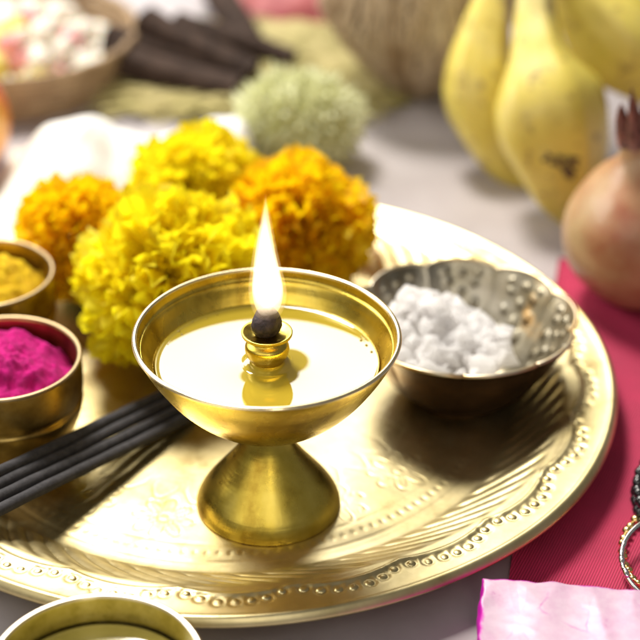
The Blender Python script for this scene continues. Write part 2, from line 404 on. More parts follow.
for (br, ba) in bead_pos:
    obj('embossed_bead', bead_me, None, plate, (br*math.cos(ba), br*math.sin(ba), 1.40+.04*(br-10.6)), (0, 0, random.random()*6), (random.uniform(.9, 1.15), random.uniform(.9, 1.15), random.uniform(.5, .75)))
FZ = .21      # height of the plate floor above the table

# ------------------------------------------------------------------ oil lamp
DC = (-1.42, 41.1)
lamp = thing('oil_lamp', 'lit brass oil lamp on a flared foot, standing at the front of the plate', 'oil lamp', (*DC, FZ))
foot = np.vstack([[(1.2, .02), (2.0, .0), (2.035, .015)], spline([(2.045, .04), (2.04, .12), (2.0, .25), (1.91, .43), (1.79, .62), (1.56, .93), (1.29, 1.27), (1.02, 1.63), (.79, 1.97), (.64, 2.26), (.57, 2.46), (.60, 2.62)], 70)])
V, F = lathe(foot, 128); obj('foot', mesh('foot', V, F[:, ::-1][:, ::-1]), LAMP, lamp)
H0 = 5.62
outer = spline([(.3, 2.60), (.66, 2.62), (1.0, 2.74), (1.5, 3.0), (2.15, 3.48), (2.75, 4.12), (3.22, 4.82), (3.5, 5.35), (3.60, H0-.03)], 60)
inner = spline([(3.50, H0-.04), (3.44, 5.38), (3.36, 5.27), (3.14, 4.85), (2.67, 4.17), (2.07, 3.56), (1.4, 3.1), (.7, 2.86), (.02, 2.82)], 60)
prof = np.vstack([outer, inner]); V, F = lathe(prof, 160); obj('bowl', mesh('bowl', V, F), LAMP, lamp)
rim = [(3.55+.075*math.cos(t), H0-.03+.06*math.sin(t)) for t in np.linspace(0, 2*PI, 13)]
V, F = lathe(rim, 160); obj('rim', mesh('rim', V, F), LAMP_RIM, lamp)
ridge = [(3.40+.035*math.cos(t), 5.30+.035*math.sin(t)) for t in np.linspace(0, 2*PI, 9)]
V, F = lathe(ridge, 128); obj('inner_ridge', mesh('inner_ridge', V, F), LAMP, lamp)
hold = spline([(.5, 2.9), (.5, 4.3), (.46, 4.75), (.46, 4.84), (.55, 4.98), (.60, 5.14), (.58, 5.30), (.47, 5.42), (.45, 5.48), (.54, 5.55), (.66, 5.60), (.69, 5.67), (.66, 5.71), (.42, 5.66), (.2, 5.64)], 70)
V, F = lathe(hold, 64); obj('wick_holder', mesh('wick_holder', V, F), LAMP, lamp)
# oil surface in the bowl, with a small meniscus
OZ = 4.72
V, F = lathe([(.001, OZ-.4), (2.6, OZ-.4), (3.03, OZ+.0), (3.04, OZ+.05), (2.99, OZ+.015), (2.9, OZ), (1.5, OZ), (.75, OZ), (.66, OZ+.02), (.57, OZ+.09), (.4, OZ+.09)], 128)
oil = obj('lamp_oil', mesh('lamp_oil', V, F), OIL); oil.location = Vector((*DC, FZ))*CM
tag(oil, 'pool of golden oil filling the bowl of the lit brass lamp', 'oil')
bb = ico(2); V = []; F = []
for k in range(26):
    a = rng.choice([.35, .5, 2.3, 2.6, 5.6])+rng.normal(0, .12); q = rng.uniform(2.75, 2.98); s_ = rng.uniform(.015, .045); b0 = len(V)
    V += [tuple(p*s_+np.array([q*math.cos(a), q*math.sin(a), OZ+.005])) for p in bb[0]]; F += [[i+b0 for i in f] for f in bb[1]]
o = obj('bubbles', mesh('bubbles', V, F), OIL, oil); o['kind'] = 'stuff'
# wick
wv_, wf_ = ico(3); wv_ = wv_*np.array([.38, .38, .44]); wv_ *= (1+noisev(wv_, 3.0, .28, 3))[:, None]
wv_[:, 2] = np.where(wv_[:, 2] < 0, wv_[:, 2]*1.0, wv_[:, 2]*1.05)
wick = obj('cotton_wick', mesh('cotton_wick', wv_, wf_), WICK, None, (DC[0]+.0, DC[1]-.02, FZ+6.0))
tag(wick, 'charred black ball of a wick burning on the lamp holder', 'wick')
def flame(name, hgt, rad, mat, parent, z0):
    prof = [(0.001, 0)]+[(rad*(math.sin(PI*min(1, (t*1.0))**.52)**1.0 if t < .27 else (1-((t-.27)/.73))**.92*1.0), hgt*t) for t in np.linspace(.02, .995, 60)]+[(0.001, hgt)]
    P = np.array(prof); P[:, 0] = np.convolve(np.pad(P[:, 0], 3, 'edge'), np.ones(7)/7, 'valid'); P[0, 0] = P[-1, 0] = .001
    th = np.linspace(0, 2*PI, 40, endpoint=False); T, I = np.meshgrid(th, np.arange(len(P)), indexing='ij')
    z = P[I, 1]; V = np.stack([P[I, 0]*np.cos(T)-.05*(z/hgt)+.02*np.sin(z*2.2), P[I, 0]*np.sin(T), z], -1).reshape(-1, 3)
    return obj(name, mesh(name, V, grid_faces(40, len(P), wrap_u=True)), mat, parent, (0, 0, z0))
fl = flame('flame', 3.85, .52, FLAME, None, 0); fl.location = Vector((DC[0]+.02, DC[1], FZ+6.0))*CM
tag(fl, 'tall pointed flame rising from the wick of the brass lamp', 'flame')
flame('flame_core', 3.6, .42, FLAME_IN, fl, .12); flame('flame_core', 3.1, .29, FLAME_IN, fl, .35)

# ------------------------------------------------------------------ small round bowls with powder
def round_bowl(name, label, c, r, h, mat, z=FZ, groove=True, base=.62, rimmat=BOWL_RIM):
    root = thing(name, label, 'bowl', (c[0], c[1], z), group=None)
    out = [(base*r*.9, .12), (base*r, 0), (base*r+.04, .03), (r*.80, h*.16), (r*.93, h*.36), (r*.985, h*.52)]
    if groove: out += [(r*.965, h*.56), (r*.965, h*.60), (r*.99, h*.63)]
    out += [(r, h*.82), (r*.99, h-.03)]
    inn = [(r-.13, h-.03), (r-.12, h*.8), (r-.16, h*.5), (r*.7, h*.2), (.3, h*.12), (.01, h*.12)]
    V, F = lathe(np.vstack([spline(out, 60), spline(inn, 40)]), 128); obj('body', mesh('body', V, F), mat, root)
    rm = [(r-.06+.075*math.cos(t), h-.02+.055*math.sin(t)) for t in np.linspace(0, 2*PI, 13)]
    V, F = lathe(rm, 128); obj('rim', mesh('rim', V, F), rimmat, root)
    return root
def heap(name, label, c, z, r, hgt, tilt, mat, seed, cat='powder'):
    nr, nt = 46, 140
    rr = np.linspace(0.001, 1, nr); th = np.linspace(0, 2*PI, nt, endpoint=False)
    T, R = np.meshgrid(th, rr, indexing='ij'); X = R*r*np.cos(T); Y = R*r*np.sin(T)
    Z = hgt*(1-R**1.7)+tilt[0]*X+tilt[1]*Y
    P = np.stack([X.ravel(), Y.ravel(), Z.ravel()], -1)
    Z = Z.ravel()+noisev(P, 1.1, .34, seed)+noisev(P, 3.2, .16, seed+5)+noisev(P, 8, .07, seed+9)
    P[:, 2] = Z
    o = obj(name, mesh(name, P, grid_faces(nt, nr, wrap_u=True)[:, ::-1]), mat, None, (c[0], c[1], z))
    tag(o, label, cat, kind='stuff'); return o
MC, YC = (-9.20, 43.85), (-10.5, 48.75)
BRIMC = Mat('bowl_rim_dull', (.36, .27, .15), .4, 1.0).m
round_bowl('brass_bowl', 'small brass bowl of magenta powder beside the incense sticks', MC, 2.31, 3.05, BOWL, base=.5, rimmat=BRIMC)
heap('magenta_powder', 'heap of bright magenta powder in the small brass bowl', MC, FZ+2.35, 2.18, .95, (-.12, .03), MAGP, 4)
round_bowl('brass_bowl', 'small brass bowl of yellow powder behind the magenta powder', YC, 2.18, 3.05, BOWL, base=.5, rimmat=BRIMC)
heap('yellow_powder', 'heap of golden yellow powder in the farther small brass bowl', YC, FZ+2.3, 2.05, .85, (-.14, .05), YELP, 8)
GC = (-5.14, 31.75)
round_bowl('ghee_bowl', 'brass bowl of oil on the table in front of the plate', GC, 2.53, 2.5, GBOWL, z=0, groove=False, rimmat=BOWL_RIM)
V, F = lathe([(.01, 1.5), (2.2, 1.5), (2.36, 1.68), (2.33, 1.66), (2.25, 1.62), (.01, 1.62)], 96)
g = obj('bowl_oil', mesh('bowl_oil', V, F), GHEE, None, (GC[0], GC[1], 0)); tag(g, 'olive yellow oil inside the brass bowl at the bottom left corner', 'oil')

# ------------------------------------------------------------------ lobed silver dish with sugar
SC = (4.35, 46.95)
def dish():
    root = thing('lobed_dish', 'lobed silver dish embossed with berries, holding white sugar lumps', 'dish', (SC[0], SC[1], FZ), (0, 0, .12))
    NL = 9; nt = 600; nr = 90
    s = np.linspace(0, 1, nr); th = np.linspace(0, 2*PI, nt, endpoint=False); T, S = np.meshgrid(th, s, indexing='ij')
    prof = spline([(0, .12), (.9, .12), (1.6, .25), (2.25, .85), (2.8, 1.65), (3.14, 2.3), (3.40, 2.72)], nr)
    lob = np.abs(np.cos(T*NL/2))
    k = np.clip((S-.35)/.65, 0, 1)
    R0 = np.interp(S, s, prof[:, 0]); Z0 = np.interp(S, s, prof[:, 1])
    R = R0*(1+k**1.5*.06*(lob**.5-.75)); Z = Z0+k**3*.11*(lob**.7-.5)
    # berry clusters embossed between the ribs (towards the inside)
    E = np.zeros_like(Z)
    for j in range(NL):
        a0 = 2*PI*j/NL
        for (u, w) in [(.86, 0), (.79, -.14), (.79, .14), (.72, 0), (.66, -.16), (.66, .16), (.60, 0), (.54, -.13), (.54, .13), (.47, 0), (.88, -.17), (.88, .17)]:
            rr = np.interp(u, s, prof[:, 0]); zz = np.interp(u, s, prof[:, 1])
            da = ((T-a0-w+PI) % (2*PI))-PI
            d2 = (da*rr)**2+((S-u)*4.3)**2
            E += np.exp(-(d2/.12**2)**1.3)
    nrm = .85
    Ri = R-E*.085*nrm; Zi = Z+E*.085*.4
    Vi = np.stack([Ri*np.cos(T), Ri*np.sin(T), Zi], -1).reshape(-1, 3)
    obj('inside', mesh('inside', Vi, grid_faces(nt, nr, wrap_u=True)[:, ::-1]), DISH, root)
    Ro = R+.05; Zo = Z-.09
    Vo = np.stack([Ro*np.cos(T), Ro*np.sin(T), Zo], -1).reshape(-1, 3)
    obj('outside', mesh('outside', Vo, grid_faces(nt, nr, wrap_u=True)), DISH_OUT_SHADE, root)
    path = np.stack([(R[:, -1]+.02)*np.cos(th), (R[:, -1]+.02)*np.sin(th), Z[:, -1]], -1)
    tt = np.linspace(0, 2*PI, 10, endpoint=False)
    W = []
    for i in range(nt):
        rad = np.array([math.cos(th[i]), math.sin(th[i]), 0])
        for q in tt: W.append(path[i]+rad*.07*math.cos(q)+np.array([0, 0, .055*math.sin(q)]))
    obj('rim', mesh('rim', W, grid_faces(nt, 10, wrap_u=True, wrap_v=True)), DISH_RIM, root)
    V, F = lathe(spline([(1.25, 0), (1.5, .0), (1.52, .08), (1.45, .16)], 12), 96); obj('foot_ring', mesh('foot_ring', V, F), DISH_OUT_SHADE, root)
m = Mat('dish_rim_metal', (.62, .52, .36), .3, 1.0); m.color(m.noise(.9, 4), [(.35, (.60, .40, .18)), (.6, (.62, .55, .42)), (.8, (.85, .80, .70))]); DISH_RIM = m.m
dish()
# sugar: a bed of grains and lumps on it
def sugar():
    cx, cy = SC[0]-.8, SC[1]-.2
    def top(x, y):
        d = math.hypot((x-cx)/2.3, (y-cy)/2.3); e = math.hypot(x-cx+.7, y-cy-.4)
        return FZ+1.75+.80*max(0, 1-d**1.8)+.75*math.exp(-(e/.9)**2)
    V = []; F = []
    nr, nt = 26, 90
    for i in range(nt):
        for j in range(nr):
            r = 1.95*(j+.001)/(nr-1); a = 2*PI*i/nt
            x, y = cx+r*math.cos(a), cy+r*.98*math.sin(a)
            V.append((x, y, top(x, y)-.22+noise.noise(Vector((x*4, y*4, 1)))*.14))
    o = obj('sugar_grains', mesh('sugar_grains', V, grid_faces(nt, nr, wrap_u=True)[:, ::-1]), SUGAR)
    tag(o, 'bed of white sugar grains in the lobed silver dish', 'sugar', kind='stuff')
    kinds = []
    for k in range(5):
        iv, if_ = ico(2); iv = iv*np.array([1, .8, .75]); q = np.round(iv*1.3+noisev(iv, 1.1, .9, k*4)[:, None])/1.3
        iv = iv*.25+q*.75; iv *= (1+noisev(iv, 1.6, .5, k*7))[:, None]
        me = mesh('sugar_lump', iv, if_, False); me.materials.append(SUGAR); kinds.append(me)
    pts = []; tries = 0
    while len(pts) < 80 and tries < 6000:
        tries += 1
        a = random.random()*2*PI; r = 2.0*math.sqrt(random.random())
        x, y = cx+r*math.cos(a), cy+r*math.sin(a)
        if all(math.hypot(x-p[0], y-p[1]) > .36 for p in pts): pts.append((x, y))
    for (x, y) in pts:
        s = random.choice([.22, .26, .3, .34, .44, .52])*random.uniform(.9, 1.1)
        o = obj('sugar_lump', random.choice(kinds), None, None, (x, y, top(x, y)-.06), (random.random()*6, random.random()*6, random.random()*6), (s, s, s))
        tag(o, 'white lump of sugar on the heap in the lobed silver dish', 'sugar lump', 'sugar lumps in the lobed dish')
sugar()

# ------------------------------------------------------------------ incense sticks
ends = [((0, 471, 1.95), (168, 393, .50)), ((0, 484, 1.8), (176, 400, .42)), ((0, 497, 1.75), (185, 407.5, .40)), ((0, 510, 1.7), (193, 414.5, .40))]
def at(px, py, z):
    d = pt(px, py, 1.0)-Vector((0, 0, CAM_H)); t = (z-CAM_H)/d.z; return Vector((0, 0, CAM_H))+d*t
labs = ['farthest of the four black incense sticks leaning over the plate rim', 'second incense stick from the back, between two others on the plate',
        'third incense stick from the back, next to the nearest one', 'nearest of the four black incense sticks, lying closest to the lamp foot']
for i, (a, b) in enumerate(ends):
    A, B = at(*a), at(*b); d = (A-B).normalized(); A = A+d*4.5; L = (A-B).length
    nseg = 60; path = [B+d*(L*t)+Vector((0, 0, .02*math.sin(t*9+i))) for t in np.linspace(0, 1, nseg)]
    rad = [.168*(1+.03*math.sin(t*.9+i*2)) for t in range(nseg)]; rad[0] *= .8
    V, F = tube([tuple(p) for p in path], rad, 20)
    o = obj('incense_stick', mesh('incense_stick', V, F), INCENSE); tag(o, labs[i], 'incense stick', 'black incense sticks on the plate')

# ------------------------------------------------------------------ marigolds
def petal_mesh(k, L=1.0, Wd=.9):
    r = random.Random(k*11+3); nu, nv = 6, 10; V = []
    ph = r.random()*6; curl = r.uniform(.25, .55); cup = r.uniform(.1, .35)
    for i in range(nu):
        u = i/(nu-1)
        w = Wd*(.18+.82*math.sin(min(1, u*1.15)*PI/2))*(1+.15*u*u)
        for j in range(nv):
            v = j/(nv-1)*2-1
            x = w*.5*v; z = L*u*(1-.10*v*v*u)+(.07*math.sin(v*9+ph) if i == nu-1 else 0)-.10*v*v*u**3
            y = cup*v*v*u*.5+curl*u**2.2*.5+.20*math.sin(v*6.5+ph)*u**1.5+.08*math.sin(v*12+2*ph)*u**2.5
            V.append((x, y, z))
    me = mesh('petal', V, grid_faces(nu, nv)); return me
def marigold(label, c, R, mat, npet=290, petl=.95, squash=.92, seed=1, view=(0, -1, .45)):
    r = random.Random(seed)
    root = thing('marigold', label, 'flower', (c[0], c[1], c[2]-R*squash), (r.uniform(-.15, .15), r.uniform(-.15, .15), r.random()*6), 'marigold flowers heaped on the plate')
    P = [petal_mesh(seed*10+k, 1.0, .95) for k in range(7)]
    for me in P: me.materials.append(mat)
    ctr = Vector((0, 0, R*squash))
    # inner mass of petals: joined
    base = petal_mesh(seed*10+9, 1.0, .9); bv = np.array([v.co[:] for v in base.vertices])/CM; bf = np.array([list(p.vertices) for p in base.polygons])
    VV = []; FF = []; off = 0
    def frame(dv, tw):
        z = dv.normalized(); x = z.orthogonal().normalized(); x = Matrix.Rotation(tw, 3, z) @ x; y = z.cross(x)
        return Matrix((x, y, z)).transposed()
    nin = 760
    for i in range(nin):
        zc = 1-2*(i+.5)/nin; a = i*2.39996+.3; q = math.sqrt(1-zc*zc)
        d = Vector((q*math.cos(a), q*math.sin(a), zc)); M = np.array(frame(d+Vector((r.uniform(-.3, .3), r.uniform(-.3, .3), r.uniform(-.3, .3))), r.random()*6))
        st = R*.42*r.uniform(.85, 1.1); L = R*.50*r.uniform(.85, 1.12)
        pv = (bv*np.array([petl*.62*R/2.6, petl*.62*R/2.6, L])) @ M.T+np.array(d)*st; pv[:, 2] = pv[:, 2]*squash+R*squash
        VV.append(pv); FF.append(bf+off); off += len(bv)
    o = obj('inner_petals', mesh('inner_petals', np.vstack(VV), np.vstack(FF)), mat, root); o['kind'] = 'stuff'
    for i in range(npet):
        zc = 1-1.85*(i+.5)/npet; a = i*2.39996; q = math.sqrt(max(0, 1-zc*zc))
        d = Vector((q*math.cos(a), q*math.sin(a), zc))
        lump = 1+.24*noise.noise(d*1.9+Vector((seed, 0, 0)))+.10*noise.noise(d*4.5+Vector((seed, 3, 0)))
        j = Vector((r.uniform(-.28, .28), r.uniform(-.28, .28), r.uniform(-.28, .28)))
        M = frame(d+j, r.random()*6.28)
        L = R*.48*r.uniform(.85, 1.1); w = petl*r.uniform(.7, 1.1)*R/2.6
        pos = Vector((d.x, d.y, d.z*squash))*(R*lump-L*.93)+ctr
        p = bpy.data.objects.new('petal', r.choice(P)); C.objects.link(p); p.parent = root
        mw = Matrix.Translation(pos*CM) @ M.to_4x4() @ Matrix.Diagonal((w, w, L, 1)); p.matrix_local = mw
    V, F = lathe([(.05, -.25), (.5, -.1), (.8, .25), (.9, .7)], 24); obj('calyx', mesh('calyx', V, F), CALYX, root)
marigold('largest yellow marigold, at the front of the heap beside the lamp', (-4.95, 49.0, 2.95), 2.95, YEL, 300, 1.0, .96, 2)
marigold('yellow marigold at the back of the heap, between the two orange ones', (-4.25, 55.6, 2.75), 2.25, YEL, 290, .9, .95, 5)
marigold('orange marigold on the right of the heap, behind the lamp flame', (-.82, 53.3, 2.40), 2.5, ORA, 300, .95, .95, 8)
marigold('orange marigold on the left of the heap, behind the yellow powder', (-8.1, 52.6, 2.45), 2.15, ORA, 290, .9, .95, 11)

# ------------------------------------------------------------------ bananas
BO = (9.0, 62.0, 0.0)
bunch = thing('banana_bunch', 'bunch of thick yellow bananas standing behind the right of the plate', 'bananas', BO)
def banana(label, pts_, rads, seed, bruises=()):
    o0 = np.array(pts_[0]); n_ = 44
    path = spline([np.array(p)-o0 for p in pts_], n_); rad = spline([(r_, 0) for r_ in rads], n_)[:, 0]
    rr = np.maximum(rad, .05)
    V, F = tube(path, rr, 40, shape=lambda t, s: 1+.05*math.cos(5*t+seed)+.022*math.cos(10*t+2*seed))
    V = V+(noisev(V, .5, .12, seed))[:, None]
    root = obj('banana', mesh('banana', V, F), BANANA, bunch, tuple(o0-np.array(BO))); root['label'] = label
    T = path[0]-path[1]; T /= np.linalg.norm(T)
    V, F = tube([path[0]-T*.1, path[0]+T*.15, path[0]+T*.32], [rr[0]*.9, rr[0]*.75, rr[0]*.45], 14)
    obj('tip', mesh('tip', V, F), TIP, root)
    for (s, ang, w) in bruises: pass
    return root, path, rr
b_mid = [pt(573, 226, 58.6), pt(566, 195, 58.9), pt(556, 150, 59.3), pt(547, 100, 59.9), pt(538, 55, 60.8), pt(535, 20, 61.8), pt(535, -30, 63.2), pt(537, -70, 64.5)]
rootm, pm, rm_ = banana('banana with a dark bruise, nearest of the bunch', [tuple(p) for p in b_mid], [.42, 1.15, 1.88, 1.95, 1.08, .76, .66, .7], 1)
b_left = [pt(540, 200, 61.8), pt(515, 165, 62.2), pt(492, 120, 62.8), pt(480, 80, 63.4), pt(484, 35, 64.2), pt(494, -10, 65.2), pt(505, -60, 66.5)]
banana('unblemished banana on the left of the bunch, partly behind the middle one', [tuple(p) for p in b_left], [.4, 1.0, 1.38, 1.4, .98, .62, .55], 4)
b_right = [pt(700, 115, 62.0), pt(668, 90, 62.4), pt(630, 52, 63.0), pt(598, 18, 63.8), pt(570, -25, 64.8), pt(556, -65, 65.5)]
banana('banana lying to the right, reaching over behind the pomegranate', [tuple(p) for p in b_right], [.4, 1.0, 1.65, 1.6, 1.1, .7], 6)
cq = [pt(537, -62, 64.4)-Vector(BO), pt(534, -80, 66)-Vector(BO), pt(538, -100, 68)-Vector(BO), pt(540, -130, 69.5)-Vector(BO)]
V, F = tube([tuple(p) for p in cq], [1.0, 1.9, 1.5, .9], 20); obj('stalk', mesh('stalk', V, F), BANANA, bunch)
# bruise on the middle banana: small scabs pressed into the peel
o0 = Vector(b_mid[0])
for (px, py, s) in [(549, 157, .17), (556, 163, .22), (566, 168, .26), (561, 158, .16), (572, 160, .2), (580, 157, .15), (570, 176, .2), (583, 171, .13), (576, 166, .12), (545, 160, .12), (588, 160, .1)]:
    best = None
    ro = Vector((0, 0, CAM_H)); rd = (pt(px, py, 58)-ro).normalized()
    # march along the ray until inside the peel tube
    t = 60.0
    while t < 76:
        q = np.array(ro+rd*t-o0); d_ = np.linalg.norm(pm-q, axis=1); i = int(d_.argmin())
        if d_[i] < rm_[i]*1.0: best = (q, i); break
        t += .03
    if best is None: continue
    q, i = best; nn = Vector(q-pm[i]).normalized()
    iv, if_ = ico(2); iv = iv*np.array([1.3, .8, .12])*s*.8; iv *= (1+noisev(iv, 7, 1.0, px))[:, None]
    so = obj('bruise', mesh('bruise', iv, if_), BRUISE, rootm, tuple(q+np.array(nn)*.02)); so.rotation_euler = nn.to_track_quat('Z', 'Y').to_euler()

# ------------------------------------------------------------------ pomegranate
pr = thing('pomegranate', 'pinkish brown pomegranate with a dark pointed crown, at the right edge', 'fruit', (11.45, 53.3, .12), (.05, -.21, 0))
prof = spline([(.02, .03), (.9, .1), (2.0, .7), (2.62, 1.7), (2.75, 2.7), (2.5, 3.7), (1.85, 4.5), (1.1, 5.05), (.62, 5.55), (.48, 6.0), (.45, 6.4)], 60)
V, F = lathe(prof, 72, radial=lambda T, R, Z, I: (R*(1+.018*np.cos(6*T)+.012*np.sin(2*T+1)), Z)); obj('skin', mesh('skin', V, F), POM, pr)
m = Mat('crown_skin', (.22, .07, .05), .6); m.color(m.noise(1.5, 4), [(.3, (.06, .025, .02)), (.7, (.34, .13, .09))]); CROWN = m.m
V, F = lathe([(.30, 5.9), (.50, 5.95), (.54, 6.1), (.50, 6.3), (.36, 6.32), (.3, 6.1)], 32); crown = obj('crown', mesh('crown', V, F), CROWN, pr)
for k in range(6):
    a = k*PI/3+.3; ca, sa = math.cos(a), math.sin(a)
    path = [(.38*ca, .38*sa, 6.0), (.42*ca, .42*sa, 6.5), (.46*ca, .46*sa, 7.0), (.40*ca, .40*sa, 7.5+.25*math.sin(k*2))]
    V, F = tube(path, [.26, .24, .15, .02], 8); obj('crown_spike', mesh('crown_spike', V, F), CROWN, crown)

# ------------------------------------------------------------------ spiny gourd
gr = thing('spiny_gourd', 'pale green spiny gourd lying behind the orange marigold', 'gourd', (-.88, 63.6, 0), (0, 0, -.1))
iv, if_ = ico(4); body = iv*np.array([2.35, 1.9, 1.65])+np.array([0, 0, 1.75]); obj('skin', mesh('skin', body, if_), GOURD, gr)
V = []; F = []
for i in range(420):
    zc = 1-2*(i+.5)/420; a = i*2.39996; q = math.sqrt(1-zc*zc); d = np.array([q*math.cos(a), q*math.sin(a), zc])+rng.normal(0, .03, 3)
    p = d*np.array([2.35, 1.9, 1.65])+np.array([0, 0, 1.75]); nn = d/np.array([2.35, 1.9, 1.65]); nn /= np.linalg.norm(nn); nn = nn+rng.normal(0, .2, 3)
    x = np.cross(nn, [.3, .2, .9]); x /= np.linalg.norm(x); y = np.cross(nn, x); b0 = len(V); L = rng.uniform(.32, .5); w = .17
    for k in range(4):
        an = k*PI/2; V.append(p+x*w*math.cos(an)+y*w*math.sin(an)-nn*.05)
    V.append(p+nn*L)
    F += [[b0+k, b0+(k+1) % 4, b0+4] for k in range(4)]
V = np.array(V); V[:, 2] = np.maximum(V[:, 2], .02)
o = obj('spines', mesh('spines', V, F, False), SPINE, gr); o['kind'] = 'stuff'

# ------------------------------------------------------------------ coconut
def neck(z): return .50+.50*np.clip((np.asarray(z)+4.2)/3.8, 0, 1)**.8
cr = thing('coconut', 'hairy brown coconut in its fibrous husk, behind the gourd', 'coconut', (3.95, 70.0, 0))
iv, if_ = ico(5); body = iv*np.array([3.9, 3.7, 4.2])
body *= (1+noisev(body, .5, .10, 2)+noisev(body, 1.6, .04, 4))[:, None]; body[:, :2] *= neck(body[:, 2])[:, None]; body += np.array([0, 0, 4.25]); body[:, 2] = np.maximum(body[:, 2], .02)
obj('husk', mesh('husk', body, if_), HUSK, cr)
V = []; F = []
for i in range(3600):
    a = rng.random()*2*PI; ze = rng.uniform(-.75, .95); d = np.array([math.sqrt(1-ze*ze)*math.cos(a), math.sqrt(1-ze*ze)*math.sin(a), ze])
    L = rng.uniform(1.0, 3.2); seg = 6; lift = rng.uniform(.02, .5); da = rng.normal(0, .25); w = rng.uniform(.03, .09)
    b0 = len(V)
    for k in range(seg+1):
        u = k/seg; z2 = ze-u*L/4.2*.55; z2 = max(-.97, z2); a2 = a+da*u*.35; rr = math.sqrt(max(.02, 1-z2*z2))
        p = np.array([3.95*rr*math.cos(a2), 3.75*rr*math.sin(a2), 4.25*z2])*(1+lift*.18*u+.01)+np.array([0, 0, 4.25])
        p[:2] *= neck(p[2]-4.25); t_ = np.array([-math.sin(a2), math.cos(a2), 0])*w*(1-.7*u); p[2] = max(p[2], .05)
        V += [p-t_, p+t_]
    for k in range(seg): F.append([b0+2*k, b0+2*k+1, b0+2*k+3, b0+2*k+2])
o = obj('fibres', mesh('fibres', V, F), FIBRE, cr); o['kind'] = 'stuff'

# ------------------------------------------------------------------ bark sticks on a bed of straw
def stick(label, A, B, w, h, seed):
    A = Vector(A); B = Vector(B); n_ = 26
    path = [A.lerp(B, t)+Vector((0, 0, .05*math.sin(t*5+seed))) for t in np.linspace(0, 1, n_)]
    def shp(t, s):
        c, q = abs(math.cos(t)), abs(math.sin(t)); return 1/((c/w)**4+(q/h)**4)**.25
    V, F = tube([tuple(p) for p in path], [1]*n_, 20, shape=shp)
    V = V+noisev(V, .9, .05, seed)[:, None]
    o = obj('bark_stick', mesh('bark_stick', V, F), BARK); tag(o, label, 'stick', 'dark bark sticks on the straw'); return o
stick('lowest dark bark stick, lying across the front of the bundle', pt(108, 58, 70.2), pt(238, 92, 68.6), .72, .6, 1)
stick('dark bark stick lying on top of the lowest one, its left end leftmost', pt(106, 38, 71.3), pt(225, 72, 70.2), .55, .5, 2)
stick('dark bark stick in the middle of the bundle, ending against the gourd', pt(142, 20, 72.0), pt(252, 76, 69.8), .66, .55, 3)
stick('thin dark bark stick along the back of the bundle', pt(175, 22, 73.6), pt(292, 60, 71.8), .52, .45, 5)
stick('dark bark stick pointing away at the top, behind the bundle', pt(247, 40, 74.5), pt(205, -30, 80), .7, .5, 7)
V = []; F = []
for i in range(2600):
    u = rng.random(); px = rng.uniform(120, 410); py = rng.uniform(22, 118)
    c = at(px, py, 0); x, y = c.x, c.y
    if math.hypot((x+3.2)/6.3, (y-71.0)/5.6) > 1: continue
    a = rng.normal(.15, .45); L = rng.uniform(1.5, 3.6); z = rng.uniform(.03, .6); w = rng.uniform(.03, .07); dz = rng.uniform(-.25, .25)
    d = np.array([math.cos(a), math.sin(a), 0]); nrm = np.array([-d[1], d[0], 0])*w; b0 = len(V)
    for k in range(4):
        s = (k/3-.5)*L; p = np.array([x, y, max(.02, z+dz*(k-1.5)/1.5+.12*math.sin(k*1.3))])+d*s+np.array([-d[1], d[0], 0])*.15*math.sin(k*1.1+i)
        V += [p-nrm, p+nrm+np.array([0, 0, w])]
    for k in range(3): F.append([b0+2*k, b0+2*k+1, b0+2*k+3, b0+2*k+2])
o = obj('straw', mesh('straw', V, F), STRAW); tag(o, 'loose bed of olive yellow straw under the dark bark sticks', 'straw', kind='stuff')

# ------------------------------------------------------------------ white cloth bundle behind the plate
def bundle(name, label, crest, y0, y1, mat, cat, seed, nf=.25):
    nu, nv = 110, 60; V = []
    cp = spline([(c[0], c[1], c[2]) for c in crest], nu)
    for i in range(nu):
        for j in range(nv):
            v = j/(nv-1); x, yc, zc = cp[i]
            y = y0(x)*(1-v)+y1(x)*v; vc = (yc-y0(x))/(y1(x)-y0(x))
            f_ = math.sin(PI/2*min(1, v/vc)) if v < vc else math.cos(PI/2*(v-vc)/(1-vc))
            edge = min(1, min(i, nu-1-i)/10); edge = math.sin(edge*PI/2)
            nz = noise.noise(Vector((x*.55+seed, y*.8, seed)))*nf+abs(noise.noise(Vector((x*.9, y*.35+seed, 2))))*nf*.9
            V.append((x, y, max(.02, zc*f_**.8*edge+nz*min(1, f_*2)*edge)))
    V = np.array(V); B = V.copy(); B[:, 2] = .005
    F = grid_faces(nu, nv); idx = np.arange(nu*nv).reshape(nu, nv)
    ring = np.concatenate([idx[:, 0], idx[-1, 1:], idx[::-1, -1][1:], idx[0, ::-1][1:]])
    S = np.stack([ring[1:], ring[:-1], ring[:-1]+len(V), ring[1:]+len(V)], 1)[:, ::-1]
    o = obj(name, mesh(name, np.vstack([V, B]), np.vstack([F, (F+len(V))[:, ::-1], S])), mat); tag(o, label, cat); return o
crest = [pt(px, py, 61.4) for px, py in [(2, 186), (20, 162), (40, 138), (65, 124), (92, 120), (120, 138), (150, 145), (185, 133), (215, 122), (240, 122), (262, 140)]]
def back_edge(x): return 46.5+math.sqrt(max(0, 12.0**2-(x+2.72)**2))+.25
bundle('white_cloth', 'bright white folded cotton cloth heaped behind the marigolds', crest, back_edge, lambda x: 64.2, COTTON, 'cloth', 3)
crest = [pt(px, py, 79) for px, py in [(215, -2), (235, -14), (265, -20), (300, -20), (325, -14), (345, -2)]]
bundle('red_cloth', 'folded dull red cloth at the top edge behind the straw', crest, lambda x: 76.6+.1*math.sin(x), lambda x: 84, RED, 'cloth', 6, .3)

